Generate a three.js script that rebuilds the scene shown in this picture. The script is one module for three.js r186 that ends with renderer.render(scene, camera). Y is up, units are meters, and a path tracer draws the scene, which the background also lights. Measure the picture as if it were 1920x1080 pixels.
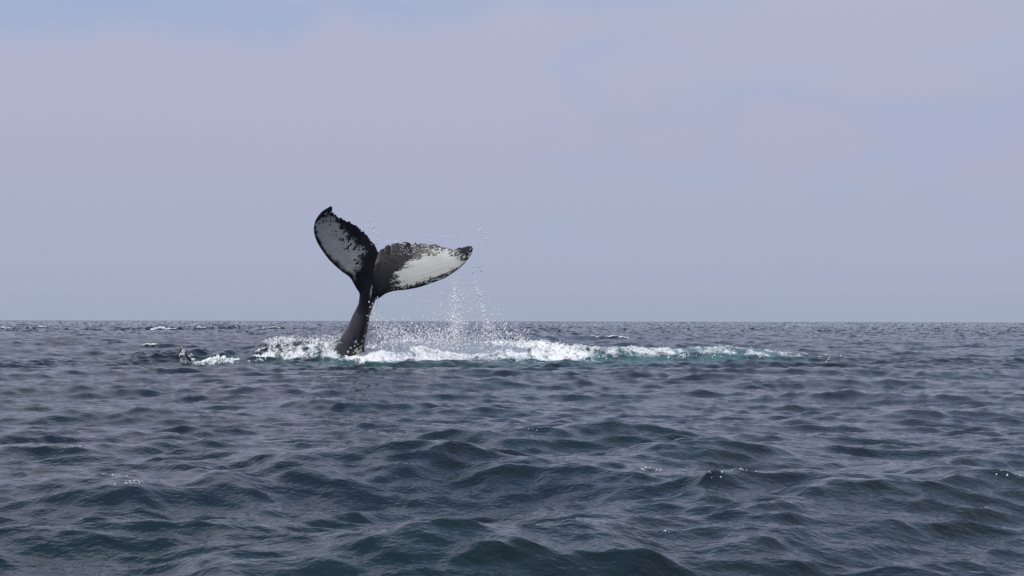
import * as THREE from 'three';
import { mergeGeometries, mergeVertices } from 'three/addons/utils/BufferGeometryUtils.js';
import { createNoise2D, createNoise3D } from 'simplex-noise';

// ---------------------------------------------------------------- camera, sky, sun, exposure
const EYE = 1.25;                                    // eye height over the mean sea, seated in a small boat
const scene = new THREE.Scene();
const camera = new THREE.PerspectiveCamera(2 * Math.atan(540 / 3000) * 180 / Math.PI, 16 / 9, 0.1, 20000);
camera.position.set(0, EYE, 0);
camera.rotation.order = 'YXZ';
camera.rotation.set(Math.atan(62 / 3000), 0, 0.0021);
const renderer = new THREE.WebGLRenderer({ antialias: true });
renderer.toneMapping = THREE.LinearToneMapping;
renderer.toneMappingExposure = 1;
renderer.shadowMap.enabled = true;

const rng = (seed) => () => { seed = (seed + 0x6d2b79f5) | 0; let t = Math.imul(seed ^ (seed >>> 15), 1 | seed); t = (t + Math.imul(t ^ (t >>> 7), 61 | t)) ^ t; return ((t ^ (t >>> 14)) >>> 0) / 4294967296; };
const noise2 = createNoise2D(rng(11)), noise3 = createNoise3D(rng(12));
const clamp = (x, a = 0, b = 1) => Math.min(b, Math.max(a, x));
const smooth = (a, b, x) => { x = clamp((x - a) / (b - a)); return x * x * (3 - 2 * x); };
const lerp = (a, b, t) => a + (b - a) * t;
const lin = (c) => { c /= 255; return c <= 0.04045 ? c / 12.92 : ((c + 0.055) / 1.055) ** 2.4; };

const SUN_DIR = new THREE.Vector3(-0.47, 0.85, 0.2).normalize();
const sun = new THREE.DirectionalLight(new THREE.Color(1, 0.965, 0.91), 2.7);
sun.position.copy(SUN_DIR).multiplyScalar(120).add(new THREE.Vector3(-2, 0, -40));
sun.target.position.set(-2, 0, -40);
sun.castShadow = true;
sun.shadow.camera.left = sun.shadow.camera.bottom = -60; sun.shadow.camera.right = sun.shadow.camera.top = 60;
sun.shadow.camera.far = 400; sun.shadow.mapSize.set(4096, 4096);
scene.add(sun, sun.target);

function makeSky() {                                 // a thin veil of high cloud over hazy blue air, all round
  const W = 2048, Hh = 1024, data = new Float32Array(W * Hh * 4);
  const stops = [[0, 162, 172, 192], [1.2, 165, 174, 195], [2.6, 168, 176, 199], [4.6, 171, 177, 200], [6.5, 175, 178, 201], [10, 177, 181, 204], [16, 187, 190, 210], [35, 198, 202, 217], [90, 178, 188, 210]];
  const blue = [[0, 160, 169, 190], [2.4, 164, 174, 201], [5, 165, 176, 211], [9, 162, 177, 211], [12, 152, 174, 208], [20, 142, 166, 204], [45, 122, 150, 196], [90, 104, 134, 184]];
  const pick = (s, e) => { let i = 0; while (i < s.length - 2 && e > s[i + 1][0]) i++; const t = clamp((e - s[i][0]) / (s[i + 1][0] - s[i][0])); return [1, 2, 3].map((k) => lin(lerp(s[i][k], s[i + 1][k], t))); };
  for (let y = 0; y < Hh; y++) {
    const e = ((y + 0.5) / Hh - 0.5) * 180, er = e * Math.PI / 180, veil = pick(stops, Math.max(0, e)), gap = pick(blue, Math.max(0, e));
    const sheet = 1 / (Math.sin(Math.max(er, 0)) + 0.12);           // the veil is a layer overhead: flatter and longer towards the horizon
    for (let x = 0; x < W; x++) {
      const a = ((x + 0.5) / W - 0.5) * 2 * Math.PI, cx = Math.cos(a) * Math.cos(er), cz = Math.sin(a) * Math.cos(er), cy = Math.sin(er);
      const px = cx * sheet, pz = cz * sheet;
      const n = 0.5 * noise3(px * 0.5 + 3.1, pz * 0.5 + 7.7, 0.3) + 0.3 * noise3(px * 1.3, pz * 1.3, 4.2) + 0.12 * noise3(px * 3.4, pz * 3.4, 9.1) + 0.05 * noise3(cx * 22, cy * 60, cz * 22);
      // a bank of thin haze with a lumpy top stands all round the horizon; broken veil above it
      const top = 10.35 + 1.45 * Math.sin(4 * a + 0.54) + 0.5 * noise3(cx * 9, 2.5, cz * 9) + 0.22 * noise3(cx * 30, 1.5, cz * 30);
      const bank = 1 - smooth(top - 0.9, top + 1.5, e), cover = Math.max(bank * (1 - 0.9 * smooth(0.02, 0.7, n * 0.7 + 0.42 * Math.sin(5 * a + 1.92) + 0.3 * noise3(cx * 7, cy * 16, cz * 7 + 3))), smooth(-0.75, 0.3, n) * 0.92);
      const near = Math.max(0, cx * SUN_DIR.x + cy * SUN_DIR.y + cz * SUN_DIR.z), glow = 1 + 0.35 * near ** 8;
      const o = (y * W + x) * 4;
      for (let k = 0; k < 3; k++) data[o + k] = lerp(gap[k], veil[k], clamp(cover)) * glow;
      data[o + 3] = 1;
    }
  }
  const t = new THREE.DataTexture(data, W, Hh, THREE.RGBAFormat, THREE.FloatType);
  t.mapping = THREE.EquirectangularReflectionMapping; t.magFilter = t.minFilter = THREE.LinearFilter; t.needsUpdate = true;
  return t;
}
scene.background = scene.environment = makeSky();

// ---------------------------------------------------------------- the sea: wind waves summed by FFT, single wave groups and the churned mound
function fft2(re, im, N) {                           // inverse transform in place, rows then columns
  const bits = Math.log2(N), rev = new Uint32Array(N), cs = new Float64Array(N / 2), sn = new Float64Array(N / 2);
  for (let i = 0; i < N; i++) { let r = 0; for (let b = 0; b < bits; b++) r |= ((i >> b) & 1) << (bits - 1 - b); rev[i] = r; }
  for (let i = 0; i < N / 2; i++) { cs[i] = Math.cos(2 * Math.PI * i / N); sn[i] = Math.sin(2 * Math.PI * i / N); }
  const a = new Float64Array(N), b = new Float64Array(N);
  const line = (start, step) => {
    for (let i = 0; i < N; i++) { a[rev[i]] = re[start + i * step]; b[rev[i]] = im[start + i * step]; }
    for (let len = 2; len <= N; len <<= 1) {
      const h = len >> 1, st = N / len;
      for (let i = 0; i < N; i += len) for (let j = 0; j < h; j++) {
        const c = cs[j * st], s = sn[j * st], p = i + j, q = p + h, x = a[q] * c - b[q] * s, y = a[q] * s + b[q] * c;
        a[q] = a[p] - x; b[q] = b[p] - y; a[p] += x; b[p] += y;
      }
    }
    for (let i = 0; i < N; i++) { re[start + i * step] = a[i]; im[start + i * step] = b[i]; }
  };
  for (let r = 0; r < N; r++) line(r * N, 1);
  for (let c = 0; c < N; c++) line(c, N);
}
// density(k, angle) is the share of slope variance per ln k and radian; waves run towards +z and a little +x
function cascade(N, L, seed, kLow, kHigh, density, fields) {
  const r = rng(seed), dk = 2 * Math.PI / L, out = {};
  const gauss = () => Math.sqrt(-2 * Math.log(1 - r())) * Math.cos(2 * Math.PI * r());
  const cr = new Float64Array(N * N), ci = new Float64Array(N * N);
  for (let j = 0; j < N; j++) for (let i = 0; i < N; i++) {
    const kx = (i < N / 2 ? i : i - N) * dk, kz = (j < N / 2 ? j : j - N) * dk, k = Math.hypot(kx, kz), g1 = gauss(), g2 = gauss();
    if (k < kLow || k >= kHigh) continue;
    const amp = Math.sqrt(density(k, Math.atan2(kx, kz)) / k ** 4) * dk;
    cr[j * N + i] = g1 * amp; ci[j * N + i] = g2 * amp;
  }
  for (const f of fields) {
    const re = new Float64Array(N * N), im = new Float64Array(N * N);
    for (let j = 0; j < N; j++) for (let i = 0; i < N; i++) {
      const o = j * N + i; if (!cr[o] && !ci[o]) continue;
      const kx = (i < N / 2 ? i : i - N) * dk, kz = (j < N / 2 ? j : j - N) * dk, k = Math.hypot(kx, kz);
      if (f === 'h') { re[o] = cr[o]; im[o] = ci[o]; continue; }
      const m = f === 'dx' ? kx / k : f === 'dz' ? kz / k : f === 'sx' ? kx : kz;    // times i
      re[o] = -ci[o] * m; im[o] = cr[o] * m;
    }
    fft2(re, im, N);
    out[f] = Float32Array.from(re);
  }
  const at = (name, x, z) => {
    const F = out[name]; let u = x / L * N, v = z / L * N; const fu = Math.floor(u), fv = Math.floor(v); u -= fu; v -= fv;
    const i0 = ((fu % N) + N) % N, j0 = ((fv % N) + N) % N, i1 = (i0 + 1) % N, j1 = (j0 + 1) % N;
    return (F[j0 * N + i0] * (1 - u) + F[j0 * N + i1] * u) * (1 - v) + (F[j1 * N + i0] * (1 - u) + F[j1 * N + i1] * u) * v;
  };
  return { at, out, N, L };
}
const spread = (t, p) => { const c = Math.cos(t - 0.28); return c > 0 ? c ** p : 0.06 * c * c; };
const SEA = { long: 0.0145, short: 0.0155, chop: 1 };
const longWaves = cascade(1024, 61.3, 5, 0.3, 9, (k, t) => SEA.long * (1 + 0.6 * smooth(3, 7, k)) * (Math.exp(-1.25 * (1.75 / k) ** 2) + 0.1 * Math.exp(-(((k - 0.42) / 0.12) ** 2))) * spread(t, 3.4) * 0.78, ['h', 'dx', 'dz', 'sx', 'sz']);
const shortWaves = cascade(1024, 13.7, 6, 9, 110, (k, t) => SEA.short * (0.5 + 0.5 * smooth(90, 26, k)) * (0.6 * (1 + 1.1 * smooth(34, 12, k)) * spread(t, 3) * 0.74 + 0.4 * spread(t + 0.75, 6) * 0.98), ['h', 'dx', 'dz', 'sx', 'sz']);

// wave groups that stand out in the view: [x, z, half length of crest, turn of crest, height]
const CRESTS = [
  [-2.09, -11.22, 1.01, -0.42, 0.3], [-1.71, -12.85, 0.69, 0.5, 0.16], [-1.37, -7.73, 0.49, -0.19, 0.25], [-0.79, -7.36, 0.37, 0.6, 0.2], [-2.54, -8.65, 0.58, -0.42, 0.12], [0.61, -8.36, 0.64, -0.21, 0.24],
  [1.7, -9.79, 0.55, 0.6, 0.26], [1.3, -11.13, 0.41, 0.16, 0.22], [0, -11.89, 0.59, 0.5, 0.23], [-0.68, -12.76, 0.38, -0.44, 0.18], [0.64, -16.01, 0.69, 0.16, 0.24], [0.25, -14.92, 0.55, -0.5, 0.16],
  [1.57, -13.5, 0.49, 0.5, 0.2], [2.42, -10.69, 0.43, 0.6, 0.2], [-0.44, -8.18, 0.41, 0.6, 0.18], [-4.61, -27.14, 0.99, 0, 0.3], [-2.38, -23.77, 1.19, 0.6, 0.24], [-8.23, -28.06, 1.12, 0, 0.26], [-3.9, -14.43, 0.72, -0.13, 0.18],
  [3.6, -11.61, 0.31, -0.5, 0.26], [2.08, -6.93, 0.32, -0.32, 0.2], [5.42, -19.83, 1.19, 0, 0.18], [4.63, -33.06, 1.65, 0.5, 0.2], [6.04, -27.46, 1.65, 0.37, 0.2], [-8.71, -36.82, 1.6, 0, 0.2], [0.48, -10.34, 0.41, 0.22, 0.12],
  [1.68, -8.53, 0.51, 0.19, 0.14], [-4.85, -20.2, 1.08, 0.18, 0.14], [9.18, -36.24, 1.81, 0, 0.22], [-10.1, -49, 1.5, 0.1, 0.5], [-2.92, -44.6, 2.34, 0.05, 0.15], [0.58, -44.3, 2.19, -0.04, 0.17], [3.78, -43.58, 2.03, 0, 0.24],
  [6.54, -42.63, 2.42, 0, 0.2], [-5.9, -40.23, 2.01, 0, 0.24], [-42.92, -197.18, 3.94, 0, 0.4], [-44.77, -230, 4.6, 0, 0.4], [6.29, -102.07, 2.38, 0, 0.4], [-33.73, -230, 6.13, 0, 0.4], [-67.85, -215, 6.13, 0, 0.35], [-15.08, -66.73, 1.33, 0, 0.2],
];
const WHALE = new THREE.Vector3(-4.32, 0, -48);
function groups(x, z) {
  let h = 0;
  for (const [cx, cz, len, a, A] of CRESTS) {
    const dx = x - cx, dz = z - cz; if (Math.abs(dx) > len * 4 + 3 || Math.abs(dz) > 6) continue;
    let along = dx * Math.cos(a) + dz * Math.sin(a), u = -dx * Math.sin(a) + dz * Math.cos(a);
    u += 0.1 * along * along / len + 0.2 * noise2(along * 0.9 + cx, cz) + 0.09 * noise2(x * 2.3, z * 2.3 + cx);
    const front = 0.16 + A * 0.9, back = 0.4 + A * 2.4, e = along / (len * 1.95);
    const env = Math.exp(-e * e * 0.9) * (1 + 0.35 * noise2(along * 1.3, cz * 3)) * (cz > -42 ? 0.43 : 0.6);
    h += A * env * (1 / Math.cosh(u > 0 ? u / front : u / back) - 0.28 * Math.exp(-(((u - 4.2 * front) / (2 * front)) ** 2)));
  }
  return h;
}
function curve(rows, s) {                            // Catmull-Rom through rows of [s, ...values]
  let i = 0; while (i < rows.length - 2 && s > rows[i + 1][0]) i++;
  const p = rows[Math.max(0, i - 1)], a = rows[i], b = rows[i + 1], q = rows[Math.min(rows.length - 1, i + 2)], t = clamp((s - a[0]) / (b[0] - a[0]));
  return a.slice(1).map((av, k) => { const B = b[k + 1], m0 = (B - p[k + 1]) / (b[0] - p[0]) * (b[0] - a[0]), m1 = (q[k + 1] - av) / (q[0] - a[0]) * (b[0] - a[0]), t2 = t * t, t3 = t2 * t; return (2 * t3 - 3 * t2 + 1) * av + (t3 - 2 * t2 + t) * m0 + (3 * t2 - 2 * t3) * B + (t3 - t2) * m1; });
}
const RIDGE = [[-9.2, 0], [-8.2, 0.12], [-7.5, 0.46], [-6.8, 0.56], [-5.7, 0.5], [-5, 0.38], [-4.4, 0.37], [-3.8, 0.52], [-3, 0.63], [-2.2, 0.53], [-1.5, 0.47], [-0.8, 0.58], [0.9, 0.56], [1.9, 0.46], [3.2, 0.44], [5, 0.45], [6.5, 0.52], [8, 0.4], [9.6, 0.28], [12.5, 0]];
const crestZ = (x) => -48.9 + 0.35 * noise2(x * 0.35, 2.2);
function mound(x, z) {                               // the water that the tail has heaped up, falling off to the right
  if (x < -9.2 || x > 12.5 || z < -58 || z > -42) return 0;
  const u = z - crestZ(x), boil = smooth(-8, -7, x) * (1 - smooth(1.5, 4.5, x)) * Math.exp(-(((u - 0.2) / 1.2) ** 2));
  return curve(RIDGE, x)[0] * (u > 0 ? Math.exp(-((u / 1.35) ** 2)) : Math.exp(-((u / 2.4) ** 2))) + boil * (0.07 * noise2(x * 1.9, z * 1.9) + 0.05 * noise2(x * 4.3, z * 4.3 + 5) + 0.03 * noise2(x * 9.5, z * 9.5 + 9));
}
const calm = (x, z) => lerp(0.5, 1, smooth(14, 60, Math.hypot(x, z))) * (1 - 0.55 * Math.exp(-(((z + 48) / 4) ** 2)) * (1 - smooth(9, 14, Math.abs(x + 0.5))));
function seaPoint(x, z) {                            // where the sea's skin at rest position (x, z) really lies
  const r = Math.hypot(x, z), q = calm(x, z), s = SEA.chop * (1 - smooth(60, 220, r));
  return [x + s * (longWaves.at('dx', x, z) * q + shortWaves.at('dx', x, z)), surface(x, z), z + s * (longWaves.at('dz', x, z) * q + shortWaves.at('dz', x, z))];
}
function surface(x, z) {                             // the sea without sideways shift
  return longWaves.at('h', x, z) * calm(x, z) + shortWaves.at('h', x, z) + groups(x, z) + mound(x, z);
}
// how much foam (0..1) and how many bubbles under the surface
function churn(x, z) {
  const c = -48.9 + 0.35 * noise2(x * 0.35, 2.2), u = z - c;
  const strip = (x0, x1, ua, ub, soft = 0.5) => smooth(x0 - soft, x0 + soft, x) * (1 - smooth(x1 - soft, x1 + soft, x)) * smooth(ua - 0.35, ua + 0.25, u) * (1 - smooth(ub - 0.3, ub + 0.5, u));
  const fine = 0.5 * noise3(x * 2.1, z * 1.3, 1) + 0.33 * noise3(x * 5.2, z * 3.1, 2) + 0.25 * noise3(x * 12, z * 7, 3), lace = 1 - Math.abs(noise3(x * 3.1, z * 1.9, 7)) * 1.6;
  const body = 1.12 * strip(-4.7, -0.9, -1.3, 1.45) + 0.92 * strip(-0.9, 2, -1.1, 1.3) + 0.6 * strip(-7.6, -4.6, -0.9, 1.5) + 0.4 * strip(-4.6, 3, 1.4, 3.4, 0.8) + 0.54 * strip(1.6, 4.8, -0.7, 1.1, 0.8) + 0.45 * strip(4.4, 9.8, -0.5, 1, 1.5) + 0.6 * Math.exp(-(((x + 8.75) / 0.5) ** 2) - (((z + 47) / 0.5) ** 2));
  const foam = smooth(0.32, 0.8, body * (0.78 + 0.3 * lace) + 0.5 * fine * Math.min(1, body * 2.2));
  const air = clamp(((0.5 + 0.6 * (1 - smooth(1.5, 5, u))) * strip(-5.5, 7.8, -1, 5.6, 1.6) + 0.2 * strip(-9.5, -4.6, -0.8, 5.4, 1) + 1.2 * Math.exp(-(((x - 6.5) / 1.3) ** 2) - (((u - 0.2) / 0.8) ** 2))) * (0.6 + 0.5 * noise3(x * 0.9, z * 0.7, 5) + 0.35 * noise3(x * 3, z * 2, 6)));
  return [foam, air];
}
function buildWater() {
  const deg = Math.PI / 180, az = [], rad = [0.6];
  for (let a = -21; a < 21; a += 0.0545) az.push(a * deg);
  for (let a = 21; a < 338.9; a += 2.2) az.push(a * deg);
  for (let r = 4.2; r < 9000;) { rad.push(r); r *= r > 43 && r < 53 ? 1.0018 : r < 75 ? 1.0046 : r < 420 ? 1.0036 : r < 900 ? 1.008 : 1.03; }
  const C = az.length, Rn = rad.length, n = C * Rn + 1, pos = new Float32Array(n * 3), nor = new Float32Array(n * 3), col = new Float32Array(n * 3), uv = new Float32Array(n * 2), slope = new Float32Array(n * 2);
  const deep = [0.0046, 0.0122, 0.0195], milky = [0.052, 0.128, 0.132], white = [0.8, 0.82, 0.83];
  const TILE = 1.31;
  pos[n * 3 - 2] = -0.2; nor[n * 3 - 2] = 1; slope.fill(0);
  for (let k = 0; k < 3; k++) col[n * 3 - 3 + k] = deep[k];
  for (let i = 0; i < Rn; i++) {
    const r = rad[i], shift = SEA.chop * (1 - smooth(60, 220, r));
    for (let j = 0; j < C; j++) {
      const v = i * C + j, x = r * Math.sin(az[j]), z = -r * Math.cos(az[j]), q = calm(x, z);
      const far = 1 - smooth(2500, 6000, r);
      pos[v * 3] = x + shift * (longWaves.at('dx', x, z) * q + shortWaves.at('dx', x, z));
      pos[v * 3 + 2] = z + shift * (longWaves.at('dz', x, z) * q + shortWaves.at('dz', x, z));
      const own = groups(x, z) + mound(x, z);
      pos[v * 3 + 1] = (longWaves.at('h', x, z) * q + shortWaves.at('h', x, z)) * far + own;
      uv[v * 2] = x / TILE; uv[v * 2 + 1] = z / TILE;
      if (r > 20) {
        const rough = 1 + 0.75 * smooth(60, 250, r);                     // the open sea farther out is rougher
        slope[v * 2] = (longWaves.at('sx', x, z) * q + shortWaves.at('sx', x, z)) * rough;
        slope[v * 2 + 1] = (longWaves.at('sz', x, z) * q + shortWaves.at('sz', x, z)) * rough;
        if (own !== 0) { const e = 0.06; slope[v * 2] += (groups(x + e, z) + mound(x + e, z) - own) / e; slope[v * 2 + 1] += (groups(x, z + e) + mound(x, z + e) - own) / e; }
      }
      let foam = 0, air = 0;
      if (z < -41.5 && z > -53 && Math.abs(x) < 14) [foam, air] = churn(x, z);
      const body = 1 + 0.28 * noise3(x * 0.12, z * 0.12, 8);          // patches of greener and bluer water
      for (let k = 0; k < 3; k++) col[v * 3 + k] = lerp(lerp(deep[k] * (k === 1 ? body : 1), milky[k], air), white[k], foam);
    }
  }
  const idx = new Uint32Array(((Rn - 1) * C * 2 + C) * 3); let o = 0;
  for (let j = 0; j < C; j++) { idx[o++] = n - 1; idx[o++] = (j + 1) % C; idx[o++] = j; }
  for (let i = 0; i < Rn - 1; i++) for (let j = 0; j < C; j++) {
    const a = i * C + j, b = i * C + (j + 1) % C, c = a + C, d = b + C;
    idx[o++] = a; idx[o++] = b; idx[o++] = c; idx[o++] = b; idx[o++] = d; idx[o++] = c;
  }
  const g = new THREE.BufferGeometry();
  g.setAttribute('position', new THREE.BufferAttribute(pos, 3)); g.setAttribute('uv', new THREE.BufferAttribute(uv, 2)); g.setAttribute('color', new THREE.BufferAttribute(col, 3));
  g.setIndex(new THREE.BufferAttribute(idx, 1));
  g.computeVertexNormals();
  const N = g.attributes.normal.array;
  for (let i = 0; i < Rn; i++) {                     // past the reach of the grid the normals keep the slope of ripples finer than it
    const w = smooth(50, 220, rad[i]); if (!w) continue;
    for (let j = 0; j < C; j++) {
      const v = i * C + j, sx = -slope[v * 2], sz = -slope[v * 2 + 1], l = Math.hypot(sx, 1, sz);
      const x = lerp(N[v * 3], sx / l, w), y = lerp(N[v * 3 + 1], 1 / l, w), z = lerp(N[v * 3 + 2], sz / l, w), m = Math.hypot(x, y, z);
      N[v * 3] = x / m; N[v * 3 + 1] = y / m; N[v * 3 + 2] = z / m;
    }
  }
  const ripple = cascade(1024, TILE, 9, 70, 420, (k, t) => 0.0024 * (0.6 + 0.4 * Math.cos(t) ** 2) / 2.5, ['h']).out.h;
  let lo = Infinity, hi = -Infinity; for (const h of ripple) { lo = Math.min(lo, h); hi = Math.max(hi, h); }
  const px = new Float32Array(1024 * 1024 * 4); for (let i = 0; i < ripple.length; i++) { const h = (ripple[i] - lo) / (hi - lo); px[i * 4] = px[i * 4 + 1] = px[i * 4 + 2] = h; px[i * 4 + 3] = 1; }
  const bump = new THREE.DataTexture(px, 1024, 1024, THREE.RGBAFormat, THREE.FloatType); bump.wrapS = bump.wrapT = THREE.RepeatWrapping; bump.magFilter = THREE.LinearFilter; bump.needsUpdate = true;
  const m = new THREE.MeshPhysicalMaterial({ color: 0xffffff, vertexColors: true, roughness: 0.05, ior: 1.333, specularIntensity: 0.6, bumpMap: bump, bumpScale: hi - lo });
  const w = new THREE.Mesh(g, m);
  w.name = 'water'; w.userData = { kind: 'structure', label: 'open dark blue sea with short wind waves reaching to the horizon', category: 'sea' }; w.receiveShadow = w.castShadow = true;
  scene.add(w);
}
buildWater();

// ---------------------------------------------------------------- solids grown from spheres on a grid (one continuous skin each)
function skin(cell, lo, hi, layers, blend, relax = 2) {     // layers: arrays of [x, y, z, radius, tag]
  const nx = Math.ceil((hi[0] - lo[0]) / cell), ny = Math.ceil((hi[1] - lo[1]) / cell), nz = Math.ceil((hi[2] - lo[2]) / cell), n = nx * ny * nz, reach = Math.max(blend, cell * 2.5);
  const tag = new Int32Array(n).fill(-1), fields = layers.map((list, li) => {
    const f = new Float32Array(n).fill(reach);
    list.forEach(([x, y, z, r], s) => {
      const R = r + reach, i0 = Math.max(0, Math.ceil((x - R - lo[0]) / cell)), i1 = Math.min(nx - 1, Math.floor((x + R - lo[0]) / cell)), j0 = Math.max(0, Math.ceil((y - R - lo[1]) / cell)), j1 = Math.min(ny - 1, Math.floor((y + R - lo[1]) / cell)), k0 = Math.max(0, Math.ceil((z - R - lo[2]) / cell)), k1 = Math.min(nz - 1, Math.floor((z + R - lo[2]) / cell));
      for (let k = k0; k <= k1; k++) for (let j = j0; j <= j1; j++) for (let i = i0, o = (k * ny + j) * nx + i0; i <= i1; i++, o++) {
        const a = lo[0] + i * cell - x, b = lo[1] + j * cell - y, c = lo[2] + k * cell - z, d2 = a * a + b * b + c * c; if (d2 > R * R) continue;
        const d = Math.sqrt(d2) - r; if (d < f[o]) { f[o] = d; if (li === 0) tag[o] = s; }
      }
    });
    return f;
  });
  const f = fields[0];
  if (fields[1]) for (let o = 0; o < n; o++) { const a = f[o], b = fields[1][o], h = clamp(0.5 + 0.5 * (b - a) / blend); f[o] = lerp(b, a, h) - blend * h * (1 - h) * 0.9; }
  const at = new Int32Array(n).fill(-1), V = [], T = [], I = [], sx = 1, sy = nx, sz = nx * ny;
  const corner = [0, sx, sy, sx + sy, sz, sx + sz, sy + sz, sx + sy + sz], edges = [[0, 1], [2, 3], [4, 5], [6, 7], [0, 2], [1, 3], [4, 6], [5, 7], [0, 4], [1, 5], [2, 6], [3, 7]];
  for (let k = 0; k < nz - 1; k++) for (let j = 0; j < ny - 1; j++) for (let i = 0; i < nx - 1; i++) {
    const o = (k * ny + j) * nx + i; let mask = 0; for (let c = 0; c < 8; c++) if (f[o + corner[c]] < 0) mask |= 1 << c;
    if (!mask || mask === 255) continue;
    let x = 0, y = 0, z = 0, m = 0;
    for (const [a, b] of edges) {
      if (((mask >> a) & 1) === ((mask >> b) & 1)) continue;
      const fa = f[o + corner[a]], t = fa / (fa - f[o + corner[b]]), ax = a & 1, ay = (a >> 1) & 1, azz = a >> 2, bx = b & 1, by = (b >> 1) & 1, bz = b >> 2;
      x += ax + (bx - ax) * t; y += ay + (by - ay) * t; z += azz + (bz - azz) * t; m++;
    }
    at[o] = V.length / 3; V.push(lo[0] + (i + x / m) * cell, lo[1] + (j + y / m) * cell, lo[2] + (k + z / m) * cell);
    let best = -1; for (let c = 0; c < 8; c++) if (tag[o + corner[c]] >= 0) { best = tag[o + corner[c]]; break; } T.push(best);
  }
  for (let k = 1; k < nz - 1; k++) for (let j = 1; j < ny - 1; j++) for (let i = 1; i < nx - 1; i++) {
    const o = (k * ny + j) * nx + i, s = f[o] < 0;
    for (const [d, u, v] of [[sx, sy, sz], [sy, sz, sx], [sz, sx, sy]]) {
      if (s === f[o + d] < 0) continue;
      const a = at[o], b = at[o - u], c = at[o - u - v], e = at[o - v]; if (a < 0 || b < 0 || c < 0 || e < 0) continue;
      if (s) I.push(a, b, c, a, c, e); else I.push(a, c, b, a, e, c);
    }
  }
  for (let it = 0; it < relax; it++) {
    const S = new Float32Array(V.length), c = new Uint16Array(V.length / 3);
    for (let t = 0; t < I.length; t += 3) for (let e = 0; e < 3; e++) { const p = I[t + e], q = I[t + (e + 1) % 3]; for (let d = 0; d < 3; d++) { S[p * 3 + d] += V[q * 3 + d]; S[q * 3 + d] += V[p * 3 + d]; } c[p]++; c[q]++; }
    for (let p = 0; p < c.length; p++) if (c[p]) for (let d = 0; d < 3; d++) V[p * 3 + d] = lerp(V[p * 3 + d], S[p * 3 + d] / c[p], 0.5);
  }
  const g = new THREE.BufferGeometry();
  g.setAttribute('position', new THREE.Float32BufferAttribute(V, 3)); g.setIndex(I); g.computeVertexNormals();
  return { g, T };
}
// ---------------------------------------------------------------- the whale
// each fluke: [share of its length, x, y, z] along the leading and the trailing edge, metres from the spot where the tail leaves the water
const LEAD_A = [[0, -0.02, 1.94, 0.12], [0.08, -0.26, 2.15, 0.16], [0.2, -0.49, 2.53, 0.26], [0.32, -0.76, 2.74, 0.37], [0.45, -1.08, 3.04, 0.51], [0.57, -1.3, 3.34, 0.65], [0.68, -1.44, 3.59, 0.79], [0.78, -1.51, 3.86, 0.92], [0.86, -1.48, 4.09, 1.06], [0.92, -1.37, 4.29, 1.2], [0.97, -1.18, 4.47, 1.32], [1, -0.96, 4.59, 1.37]];
const TRAIL_A = [[0, 0.29, 3.26, -0.17], [0.1, 0.2, 3.5, -0.15], [0.2, 0.11, 3.62, -0.11], [0.32, -0.06, 3.81, -0.04], [0.45, -0.25, 3.99, 0.13], [0.57, -0.45, 4.14, 0.3], [0.68, -0.64, 4.23, 0.47], [0.78, -0.8, 4.3, 0.63], [0.86, -0.9, 4.35, 0.76], [0.92, -0.95, 4.4, 0.95], [0.97, -0.96, 4.46, 1.13], [1, -0.95, 4.57, 1.2]];
const LEAD_B = [[0, 0.04, 1.94, 0.12], [0.08, 0.3, 1.93, 0.18], [0.16, 0.51, 2.06, 0.23], [0.26, 0.79, 2.15, 0.3], [0.37, 1.17, 2.19, 0.38], [0.48, 1.55, 2.26, 0.46], [0.6, 1.93, 2.38, 0.54], [0.72, 2.31, 2.52, 0.62], [0.82, 2.63, 2.72, 0.69], [0.9, 2.89, 2.93, 0.75], [0.96, 3.06, 3.15, 0.79], [1, 3.16, 3.38, 0.82]];
const TRAIL_B = [[0, 0.29, 3.26, -0.17], [0.08, 0.35, 3.37, -0.19], [0.16, 0.48, 3.46, -0.23], [0.26, 0.72, 3.55, -0.27], [0.37, 1.03, 3.61, -0.27], [0.48, 1.33, 3.58, -0.23], [0.6, 1.69, 3.57, -0.09], [0.72, 2.07, 3.51, 0.09], [0.82, 2.41, 3.39, 0.27], [0.9, 2.69, 3.38, 0.42], [0.96, 2.94, 3.46, 0.55], [1, 3.12, 3.46, 0.63]];
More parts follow.
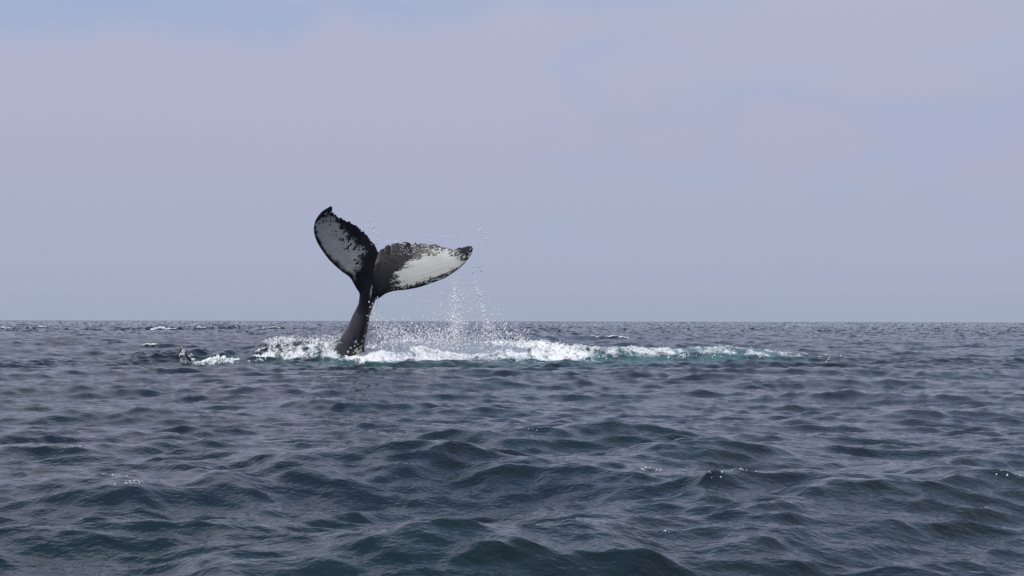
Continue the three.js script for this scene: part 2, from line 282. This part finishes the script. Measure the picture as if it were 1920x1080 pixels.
// tail stock: [x, y, z, half width, half depth]
const STOCK = [[0.28, 2.88, -0.1, 0.13, 0.1], [0.11, 2.39, 0, 0.18, 0.2], [0.01, 2.02, 0.02, 0.26, 0.3], [-0.08, 1.69, 0, 0.23, 0.36], [-0.22, 1.32, -0.05, 0.27, 0.42], [-0.34, 0.94, -0.12, 0.32, 0.48], [-0.48, 0.6, -0.22, 0.39, 0.56], [-0.58, 0.31, -0.32, 0.46, 0.64], [-0.74, -0.18, -0.5, 0.57, 0.8], [-0.94, -0.84, -0.8, 0.71, 1]];
function buildWhale() {
  const fluke = [], stock = [], info = [];
  for (const [side, lead, trail] of [[0, LEAD_A, TRAIL_A], [1, LEAD_B, TRAIL_B]]) for (let s = 0; s <= 1; s += 0.0035) {
    const a = curve(lead, s), b0 = curve(trail, s), ch = Math.hypot(b0[0] - a[0], b0[1] - a[1], b0[2] - a[2]), mid = smooth(0.04, 0.2, s) * (1 - smooth(0.93, 1, s));
    const notch = mid * (side ? 1.3 : 1.1) * (0.035 * noise2(s * 17, side * 9) + 0.03 * noise2(s * 38, side * 5 + 2) + 0.012 * noise2(s * 80, side));       // the worn, knobbed trailing edge
    const worn = (c) => b0.map((v, k) => v + (v - a[k]) / Math.max(ch, 0.2) * notch * smooth(0.72, 1, c)), steps = Math.max(3, Math.ceil(ch / 0.02)), thick = 0.018 + 0.1 * (1 - s) ** 1.15;
    for (let q = 0; q <= steps; q++) {
      const c = q / steps, b = worn(c), r = Math.min(0.02 + (thick - 0.012) * Math.sin(Math.PI * Math.min(1, c + 0.0001) ** 0.62) ** 0.85, 0.5 * ch + 0.017), cc = clamp(c, r * 0.6 / (ch + 0.05), 1 - 0.017 / (ch + 0.05));
      const bow = 0.07 * Math.sin(Math.PI * cc) * (1 - s * 0.6);
      fluke.push([lerp(a[0], b[0], cc), lerp(a[1], b[1], cc), lerp(a[2], b[2], cc) + bow * (side ? 1 : 0.4), r]); info.push([side, s, c]);
    }
  }
  const rows = STOCK.map((r, i) => [i / (STOCK.length - 1), ...r]);
  for (let t = 0; t <= 1;) {
    const [x, y, z, w, d] = curve(rows, t), K = [0.3, 0, 0.954];
    for (let q = -1; q <= 1.001; q += 0.16) { const e = Math.max(0, d - w * 0.55), r = w * 0.95 * Math.sqrt(Math.max(0.1, 1 - 0.72 * q * q)); stock.push([x + K[0] * q * e * 0.55, y, z + K[2] * q * e, r]); }
    t += 0.006 + 0.006 * w;
  }
  const byHeight = STOCK.map((r) => [r[1], r[0], r[2]]).reverse();
  const { g, T } = skin(0.0215, [-1.9, -1.1, -2], [3.4, 4.8, 1.7], [fluke, stock], 0.13, 2);
  const P = g.attributes.position.array, Nn = g.attributes.normal.array, col = new Float32Array(P.length);
  for (let v = 0; v < T.length; v++) {
    const x = P[v * 3], y = P[v * 3 + 1], z = P[v * 3 + 2];
    let w = -1, tint = 0.5, streakTint = 0;
    if (T[v] >= 0) {
      const [side, s, c] = info[T[v]], belly = Nn[v * 3 + 2] + 0.25 * Nn[v * 3 + 1] > -0.15;
      const n = 0.5 * noise3(x * 3.2, y * 3.2, z * 3.2) + 0.35 * noise3(x * 8, y * 8, z * 8), sp = noise3(x * 13, y * 13, z * 13 + 4), streak = noise3((side ? s * 3 : s * 20), (side ? c * 22 : c * 4), side + 3);
      const spots = 0.17 * smooth(0.42, 0.62, noise3(x * 7.5, y * 7.5, z * 7.5 + 2)), flecks = smooth(0.4, 0.62, noise3(x * 11, y * 11, z * 11 + 9));
      if (side) w = Math.min((s - 0.29 - 0.34 * smooth(0.3, 0.85, c)) * 1.2, (0.915 - 0.07 * c - s) * 1.6, (c - 0.065 + 0.02 * sp) * 1.1, (0.88 + 0.08 * noise2(s * 14, 3) - c) * 0.6) + 0.08 * n + 0.04 * sp + 0.06 * streak - spots * smooth(0.5, 0.7, c);
      else w = Math.min((s - 0.16 - 0.12 * c) * 1.1, (0.9 + 0.04 * streak - s) * 1.2, (c - 0.06) * 1.1, (0.66 + 0.22 * smooth(0.5, 0.82, s) - c) * 0.6) + 0.07 * n + 0.05 * sp * smooth(0.1, 0.32, c) + 0.05 * streak * smooth(0.6, 0.85, s) - spots * smooth(0.16, 0.36, c);
      if (side && c > 0.55 && s > 0.03 && s < 0.7) w = Math.max(w, 0.085 * flecks * smooth(0.55, 0.8, c) * smooth(0.05, 0.45, s) - 0.052);      // pale flecks near the trailing edge
      if (side && s > 0.86 && c < 0.45) w = Math.max(w, 0.09 * smooth(0.0, 0.4, noise3(x * 9, y * 9, 3)) - 0.05);
      if (!belly || T[v] < 0) w = -1;
      tint = 0.5 + 0.5 * n; streakTint = streak + 0.6 * noise3(x * 22, y * 22, z * 22);
    }
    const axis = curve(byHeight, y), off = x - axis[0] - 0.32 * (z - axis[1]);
    const flankSheen = (T[v] < 0 || y < 1.75 ? smooth(1.9, 1.3, y) : 0) * smooth(0.06, -0.03, off - 0.035 * noise2(y * 4, 2)) * (0.8 + 0.3 * noise3(x * 5, y * 1.6, z * 5 + 7) + 0.25 * noise3(x * 16, y * 5, z * 16));      // greyer flank, its wet sheen painted into the colour, scuffed lengthwise
    const keelGlint = Math.abs(x - 0.115 - 0.12 * (y - 2.1) - 0.012 * noise2(y * 14, 1)) < 0.024 * smooth(1.88, 2.1, y) * smooth(2.36, 2.2, y) && z > 0 ? 1 : 0;  // wet glint on the keel, painted on as a pale streak
    const k = Math.max(smooth(-0.04, 0.06, w), keelGlint * 0.75), grey = 0.5 + 0.5 * noise3(x * 2.2, y * 5, z * 2.2), sc = noise3(x * 30, y * 9, z * 30) > 0.72 ? 0.02 : 0;
    const dark = [0.0105 + 0.006 * grey + sc + 0.044 * flankSheen, 0.0105 + 0.005 * grey + sc + 0.04 * flankSheen, 0.0145 + 0.006 * grey + sc + 0.048 * flankSheen], pale = [0.43 + 0.06 * tint + 0.05 * streakTint, 0.44 + 0.05 * tint + 0.05 * streakTint, 0.425 + 0.03 * tint + 0.045 * streakTint];
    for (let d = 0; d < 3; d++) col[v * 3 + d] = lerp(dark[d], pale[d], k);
  }
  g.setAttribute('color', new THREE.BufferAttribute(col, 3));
  const whale = new THREE.Group(); whale.name = 'humpback_whale'; whale.position.copy(WHALE);
  whale.userData = { label: 'humpback whale tail raised out of the sea, black with white underside patches on both flukes', category: 'whale', kind: 'thing' };
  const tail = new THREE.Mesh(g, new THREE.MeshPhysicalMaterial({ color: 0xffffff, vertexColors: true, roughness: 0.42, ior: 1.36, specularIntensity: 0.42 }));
  tail.name = 'tail'; tail.castShadow = tail.receiveShadow = true; whale.add(tail);
  // acorn barnacles on the tail stock just over the water
  const lathe = new THREE.LatheGeometry([[0.001, 0.55], [0.3, 0.62], [0.42, 0.95], [0.52, 1], [0.78, 0.6], [1, 0.1], [1.02, -0.3]].map(([x, y]) => new THREE.Vector2(x, y)), 12), shell = new THREE.MeshStandardMaterial({ color: new THREE.Color(0.52, 0.5, 0.41), roughness: 0.85 });
  const ray = new THREE.Raycaster(), r = rng(31); tail.updateMatrixWorld(); whale.updateMatrixWorld(true);
  for (const [x, y, s] of [[-0.33, 0.62, 0.045], [-0.36, 0.5, 0.03], [-0.27, 0.55, 0.03], [-0.2, 0.31, 0.045], [-0.3, 0.42, 0.045], [-0.16, 0.64, 0.035], [-0.48, 0.44, 0.04], [-0.56, 0.32, 0.045], [-0.33, 0.36, 0.06], [-0.26, 0.33, 0.075], [-0.2, 0.38, 0.06], [-0.24, 0.24, 0.06], [-0.33, 0.22, 0.045], [-0.17, 0.5, 0.04], [-0.14, 0.28, 0.05], [-0.4, 0.3, 0.035], [-0.22, 0.46, 0.04], [-0.29, 0.29, 0.05]]) {
    ray.set(new THREE.Vector3(WHALE.x + x, y, WHALE.z + 4), new THREE.Vector3(0, 0, -1));
    const hit = ray.intersectObject(tail)[0]; if (!hit) continue;
    const b = new THREE.Mesh(lathe, shell); b.name = 'barnacle'; b.position.copy(hit.point).sub(WHALE); b.quaternion.setFromUnitVectors(new THREE.Vector3(0, 1, 0), hit.face.normal);
    b.scale.set(s * 0.8, s * 0.5, s * (0.65 + 0.3 * r())); b.castShadow = b.receiveShadow = true; whale.add(b);
  }
  scene.add(whale);
}
buildWhale();

// the knobbed tip of a flipper, rolled out of the water on its own
function buildFlipper() {
  const FLIP = surface(-9.55, -47.2) + 0.1;
  const spheres = [], rows = [[0, 0.06, -0.3, 0, 0.2], [0.35, 0.02, -0.06, 0, 0.2], [0.6, -0.04, 0.1, 0.01, 0.15], [0.82, -0.1, 0.21, 0.03, 0.1], [1, -0.15, 0.28, 0.05, 0.045]];
  for (let t = 0; t <= 1; t += 0.02) { const [x, y, z, r] = curve(rows, t); for (let q = -1; q <= 1; q += 0.2) spheres.push([x + q * r * 0.95, y - q * 0.1 - Math.abs(q) * 0.03, z + 0.04 * q, 0.05 + 0.02 * Math.cos(t * 23) * (q < -0.6 ? 1 : 0)]); }
  for (const [x, y, r] of [[-0.2, 0.1, 0.055], [0.1, 0.13, 0.055], [0.17, -0.02, 0.065], [0.25, -0.1, 0.06]]) spheres.push([x, y, 0.04, r]);
  const { g } = skin(0.014, [-0.5, -0.5, -0.4], [0.5, 0.7, 0.4], [spheres], 0.04, 2), P = g.attributes.position.array, col = new Float32Array(P.length);
  for (let v = 0; v < P.length / 3; v++) {
    const x = P[v * 3], y = P[v * 3 + 1], z = P[v * 3 + 2], n = 0.5 * noise3(x * 7, y * 7, z * 7) + 0.3 * noise3(x * 17, y * 17, z * 17), k = smooth(-0.05, 0.1, n + 0.24 - y * 1.3 - (Math.abs(x - 0.08 + y * 0.9) < 0.045 ? 0.5 : 0) + (Math.abs(x + 0.02 + y * 0.55) < 0.05 && y > 0.1 ? 0.45 : 0));
    [[0.016, 0.7], [0.015, 0.71], [0.02, 0.7]].forEach(([a, b], d) => { col[v * 3 + d] = lerp(a, b, k); });
  }
  g.setAttribute('color', new THREE.BufferAttribute(col, 3));
  const m = new THREE.Mesh(g, new THREE.MeshPhysicalMaterial({ color: 0xffffff, vertexColors: true, roughness: 0.35 }));
  m.name = 'flipper_tip'; m.position.set(-9.55, FLIP, -47.2); m.castShadow = m.receiveShadow = true;
  m.userData = { label: 'small black and white flipper tip breaking the surface away from the tail', category: 'flipper', kind: 'thing' };
  scene.add(m);
}
buildFlipper();

// ---------------------------------------------------------------- foam, whitecaps, spray
const foamMat = new THREE.MeshStandardMaterial({ color: new THREE.Color(0.84, 0.86, 0.87), roughness: 0.75 });
const lumps = [0, 1, 2].map((s) => {
  const g = mergeVertices(new THREE.IcosahedronGeometry(1, 3).deleteAttribute('uv').deleteAttribute('normal')), p = g.attributes.position;
  for (let i = 0; i < p.count; i++) { const x = p.getX(i), y = p.getY(i), z = p.getZ(i), k = 1 + 0.28 * noise3(x * 1.7 + s * 9, y * 1.7, z * 1.7) + 0.16 * noise3(x * 4, y * 4 + s * 5, z * 4); p.setXYZ(i, x * k, y * k, z * k); }
  g.computeVertexNormals(); return g;
});
const stuff = (o, name, label, category) => { o.name = name; o.userData = { kind: 'stuff', label, category }; o.castShadow = o.receiveShadow = true; scene.add(o); return o; };
function scatter(name, label, category, geometry, material, list) {   // list: [x, y, z, sx, sy, sz]
  const m = new THREE.InstancedMesh(geometry, material, list.length), M = new THREE.Matrix4(), q = new THREE.Quaternion(), e = new THREE.Euler(), r = rng(77);
  list.forEach(([x, y, z, a, b, c], i) => { e.set(r() * 6.3, r() * 6.3, r() * 6.3); M.compose(new THREE.Vector3(x, y, z), a === b ? q.setFromEuler(e) : q.setFromEuler(e.set(0, r() * 0.8 - 0.4, r() * 0.5 - 0.25)), new THREE.Vector3(a, b, c)); m.setMatrixAt(i, M); });
  return stuff(m, name, label, category);
}
function foamBand(seed, count, x0, x1, z0, z1, heap, size, keep) {
  const r = rng(seed), out = [];
  for (let tries = 0; out.length < count && tries < count * 40; tries++) {
    const x = lerp(x0, x1, r()), z = lerp(z0, z1, r()), k = keep(x, z); if (r() > k) continue;
    const s = size * (0.35 + 1.1 * r() ** 2.2), up = heap(x, z) * r() ** 2.4;
    const p = seaPoint(x, z); out.push([p[0], p[1] + up - s * 0.25, p[2], s, s, s]);
  }
  return out;
}
const ragged = (x, z, k, l) => clamp(0.35 + 0.75 * noise3(x * k, z * k * 0.7, l) + 0.35 * noise3(x * k * 2.7, z * k * 2, l + 3));
scatter('churned_foam', 'thick white churned foam heaped beside the tail under the falling spray', 'foam', lumps[0], foamMat,
  foamBand(41, 4200, -4.75, 2.3, -50, -45.6, (x, z) => 0.1 * Math.exp(-(((z - crestZ(x) - 0.1) / 0.6) ** 2)), 0.02, (x, z) => (1 - smooth(0.4, 2.6, z - crestZ(x) + 0.5 * noise2(x * 1.6, 4))) * (0.08 + 0.92 * ragged(x, z, 1.7, 1) ** 2.2)));
scatter('churned_foam_001', 'broken foam and splashing lumps on the other side of the tail from the spray', 'foam', lumps[1], foamMat,
  foamBand(42, 2200, -7.8, -4.7, -50, -47.2, (x, z) => 0.16 * (0.5 + 0.5 * noise2(x * 1.3, 8)) * Math.exp(-(((z - crestZ(x)) / 0.8) ** 2)), 0.021, (x, z) => ragged(x, z, 2.1, 11) ** 3));
scatter('churned_foam_002', 'thin foam streaks trailing along the low swell beyond the thick foam', 'foam', lumps[2], foamMat,
  foamBand(43, 1500, 1.8, 10.2, -49.7, -47.4, () => 0.04, 0.016, (x, z) => ragged(x, z, 1.6, 21) ** 3.5 * (1 - 0.93 * smooth(3, 8, x)) * Math.exp(-(((z - crestZ(x) - 0.4) / 0.7) ** 2))));
scatter('foam_patch', 'small white foam patch between the flipper tip and the churned foam', 'foam', lumps[1], foamMat,
  foamBand(44, 900, -9.4, -8.1, -47.6, -46.6, (x) => 0.16 * Math.exp(-(((x + 8.7) / 0.4) ** 2)), 0.032, (x, z) => ragged(x, z, 2.2, 31) * Math.exp(-(((x + 8.75) / 0.42) ** 2))));

function whitecap(label, x, z, width, height, seed) {
  const r = rng(seed), parts = [], n = Math.round(60 + width * 40 + width / (height * 0.11));
  for (let i = 0; i < n; i++) {
    const core = Math.round(width / (height * 0.11)), t = i < core ? (i + 0.5) / core * 1.9 - 0.95 : r() * 2 - 1, env = (1 - t * t) ** 0.8 * clamp(0.55 + 0.9 * noise2(t * 2.6, seed), 0.28),  s = height * (i < core ? 0.21 : 0.08 + 0.22 * r()) * (i < core ? 0.7 + 0.3 * env : 0.35 + 0.65 * env), px = t * width / 2, pz = i < core ? 0 : (r() - 0.4) * height * 1.4;
    const g = new THREE.IcosahedronGeometry(1, 1), q = g.attributes.position; g.deleteAttribute('uv');
    for (let v = 0; v < q.count; v++) { const k = 1 + 0.3 * noise3(q.getX(v) * 1.6 + i * 3, q.getY(v) * 1.6, q.getZ(v) * 1.6); q.setXYZ(v, q.getX(v) * k, q.getY(v) * k, q.getZ(v) * k); }
    g.scale(s * (1.5 + 1.5 * r()), s * 0.6, s); g.translate(px, surface(x + px, z + pz) - surface(x, z) + (i < core ? 0 : env * height * 0.4 * r()), pz); parts.push(g);
  }
  const g = mergeVertices(mergeGeometries(parts).deleteAttribute('normal')); g.computeVertexNormals();
  const m = new THREE.Mesh(g, foamMat); m.name = 'whitecap' + (whitecap.count ? '_' + String(whitecap.count).padStart(3, '0') : ''); whitecap.count = (whitecap.count || 0) + 1;
  m.position.set(x, surface(x, z), z); m.castShadow = m.receiveShadow = true;
  m.userData = { label, category: 'whitecap', group: 'whitecaps breaking on the far sea', kind: 'thing' };
  scene.add(m);
}
whitecap('longest bright white whitecap below the horizon on the left', -42.9, -197, 3.1, 0.42, 51);
whitecap('short bright whitecap close under the horizon just right of the longest whitecap', -44.8, -230, 1.6, 0.36, 52);
whitecap('faint small whitecap near the horizon third from the longest whitecap', -40.2, -232, 1.4, 0.3, 53);
whitecap('thin low whitecap near the horizon above the broken foam left of the tail', -34.6, -230, 2.6, 0.3, 54);
whitecap('tiny bright whitecap at the right end of the thin low whitecap', -32.2, -232, 1.3, 0.3, 55);
whitecap('leftmost small whitecap under the horizon near the left edge', -68.2, -215, 1.6, 0.34, 56);
whitecap('small whitecap second from the left edge of the sea', -65.6, -217, 1.3, 0.28, 57);
whitecap('tiny whitecap just left of the gap before the longest whitecap', -63.5, -216, 1.4, 0.28, 58);
whitecap('small broken whitecap above the flipper tip on the dark wave', -15.1, -66.6, 0.7, 0.12, 59);
whitecap('whitecap of broken lumps above the thin foam streaks right of the tail', 6.7, -102, 1.5, 0.2, 60);
whitecap('small left-hand whitecap beside the broken lumps right of the tail', 5.3, -102, 0.7, 0.16, 61);

const flecks = [], fr = rng(91);  // small white lumps added in place of sun glints along near crests
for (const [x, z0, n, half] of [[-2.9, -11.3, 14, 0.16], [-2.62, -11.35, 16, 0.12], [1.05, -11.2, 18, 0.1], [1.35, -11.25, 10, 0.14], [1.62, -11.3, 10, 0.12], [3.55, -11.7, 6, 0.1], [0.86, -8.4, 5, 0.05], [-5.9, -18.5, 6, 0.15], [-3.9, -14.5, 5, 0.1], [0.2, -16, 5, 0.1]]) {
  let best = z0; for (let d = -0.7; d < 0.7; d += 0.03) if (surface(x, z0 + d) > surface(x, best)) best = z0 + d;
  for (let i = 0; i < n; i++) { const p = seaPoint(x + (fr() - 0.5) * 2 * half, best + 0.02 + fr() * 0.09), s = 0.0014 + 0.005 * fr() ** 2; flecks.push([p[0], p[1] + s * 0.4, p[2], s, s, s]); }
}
scatter('glint_flecks', 'tiny white flecks standing in for sun glints on the lips of the nearest dark wave crests', 'foam', lumps[0], foamMat, flecks);
const dropMat = new THREE.MeshPhysicalMaterial({ color: new THREE.Color(0.96, 0.96, 0.97), roughness: 0.6, ior: 1.333 }), dropGeo = new THREE.IcosahedronGeometry(1, 1);
function drops(seed, clouds) {                       // clouds: [count, x, y, z, half x, half y, half z, lean, radius]
  const r = rng(seed), g = () => (r() + r() + r() - 1.5) / 0.9, out = [];
  for (const [n, x, y, z, a, b, c, lean, rad] of clouds) for (let i = 0; i < n * 1.7; i++) {
    const v = g(), px = WHALE.x + x + a * g() + lean * v * b, py = y + b * v, pz = WHALE.z + z + c * g(); if (py < surface(px, pz)) continue;
    const s = rad * (0.32 + 1.5 * r() ** 4), st = 1 + 0.9 * r(); out.push([px, py, pz, s, s * st * 1.001, s]);
  }
  return out;
}
scatter('water_spray', 'white water drops falling from the right fluke into the foam', 'spray', dropGeo, dropMat, drops(71, [
  [150, 2.62, 2.0, 0.95, 0.1, 0.55, 0.2, 0.1, 0.013], [330, 2.8, 1.2, 0.95, 0.2, 0.75, 0.3, -0.08, 0.013], [210, 3.45, 1.75, 1.1, 0.07, 0.8, 0.15, -0.32, 0.015], [220, 3.75, 1.0, 1.1, 0.3, 0.6, 0.3, -0.2, 0.0125], [150, 3.1, 1.5, 1, 0.5, 0.9, 0.3, 0, 0.01],
  [620, 2.3, 0.85, 0.6, 1.6, 0.36, 0.5, 0, 0.0125], [1300, 2.5, 0.66, 0.5, 1.8, 0.24, 0.5, 0, 0.0115], [420, 0.8, 0.8, 0.5, 0.45, 0.34, 0.3, 0, 0.0145], [160, 0.35, 1.35, 0.6, 0.25, 0.4, 0.3, 0, 0.012],
  [300, 2.65, 0.95, 0.9, 0.2, 0.5, 0.3, 0, 0.017], [420, 2.4, 1.5, 0.9, 1.1, 0.65, 0.4, 0, 0.009], [260, 4.2, 0.75, 0.8, 0.6, 0.4, 0.5, 0, 0.013], [30, 3.35, 3.2, 0.5, 0.25, 0.5, 0.2, 0, 0.014], [12, 3.4, 3.9, 0.6, 0.2, 0.2, 0.2, 0, 0.014],
]));
scatter('water_spray_001', 'few white drops thrown up over the notch and left fluke edge', 'spray', dropGeo, dropMat, drops(72, [
  [60, 0.14, 4.1, 0.2, 0.2, 0.42, 0.3, 0, 0.011], [26, 0.25, 3.75, 0, 0.12, 0.2, 0.2, 0, 0.014], [30, 2.2, 3.75, -0.1, 0.9, 0.1, 0.2, 0, 0.013], [40, 0.7, 3.6, -0.3, 0.4, 0.08, 0.1, 0, 0.012],
]));
scatter('water_spray_002', 'splashing drops above the broken foam on the left of the tail', 'spray', dropGeo, dropMat, drops(73, [
  [300, -1.9, 0.66, -0.6, 1.0, 0.15, 0.5, 0, 0.0125], [150, -1.0, 0.58, -0.2, 0.35, 0.18, 0.3, 0, 0.0125],
]));

renderer.render(scene, camera);
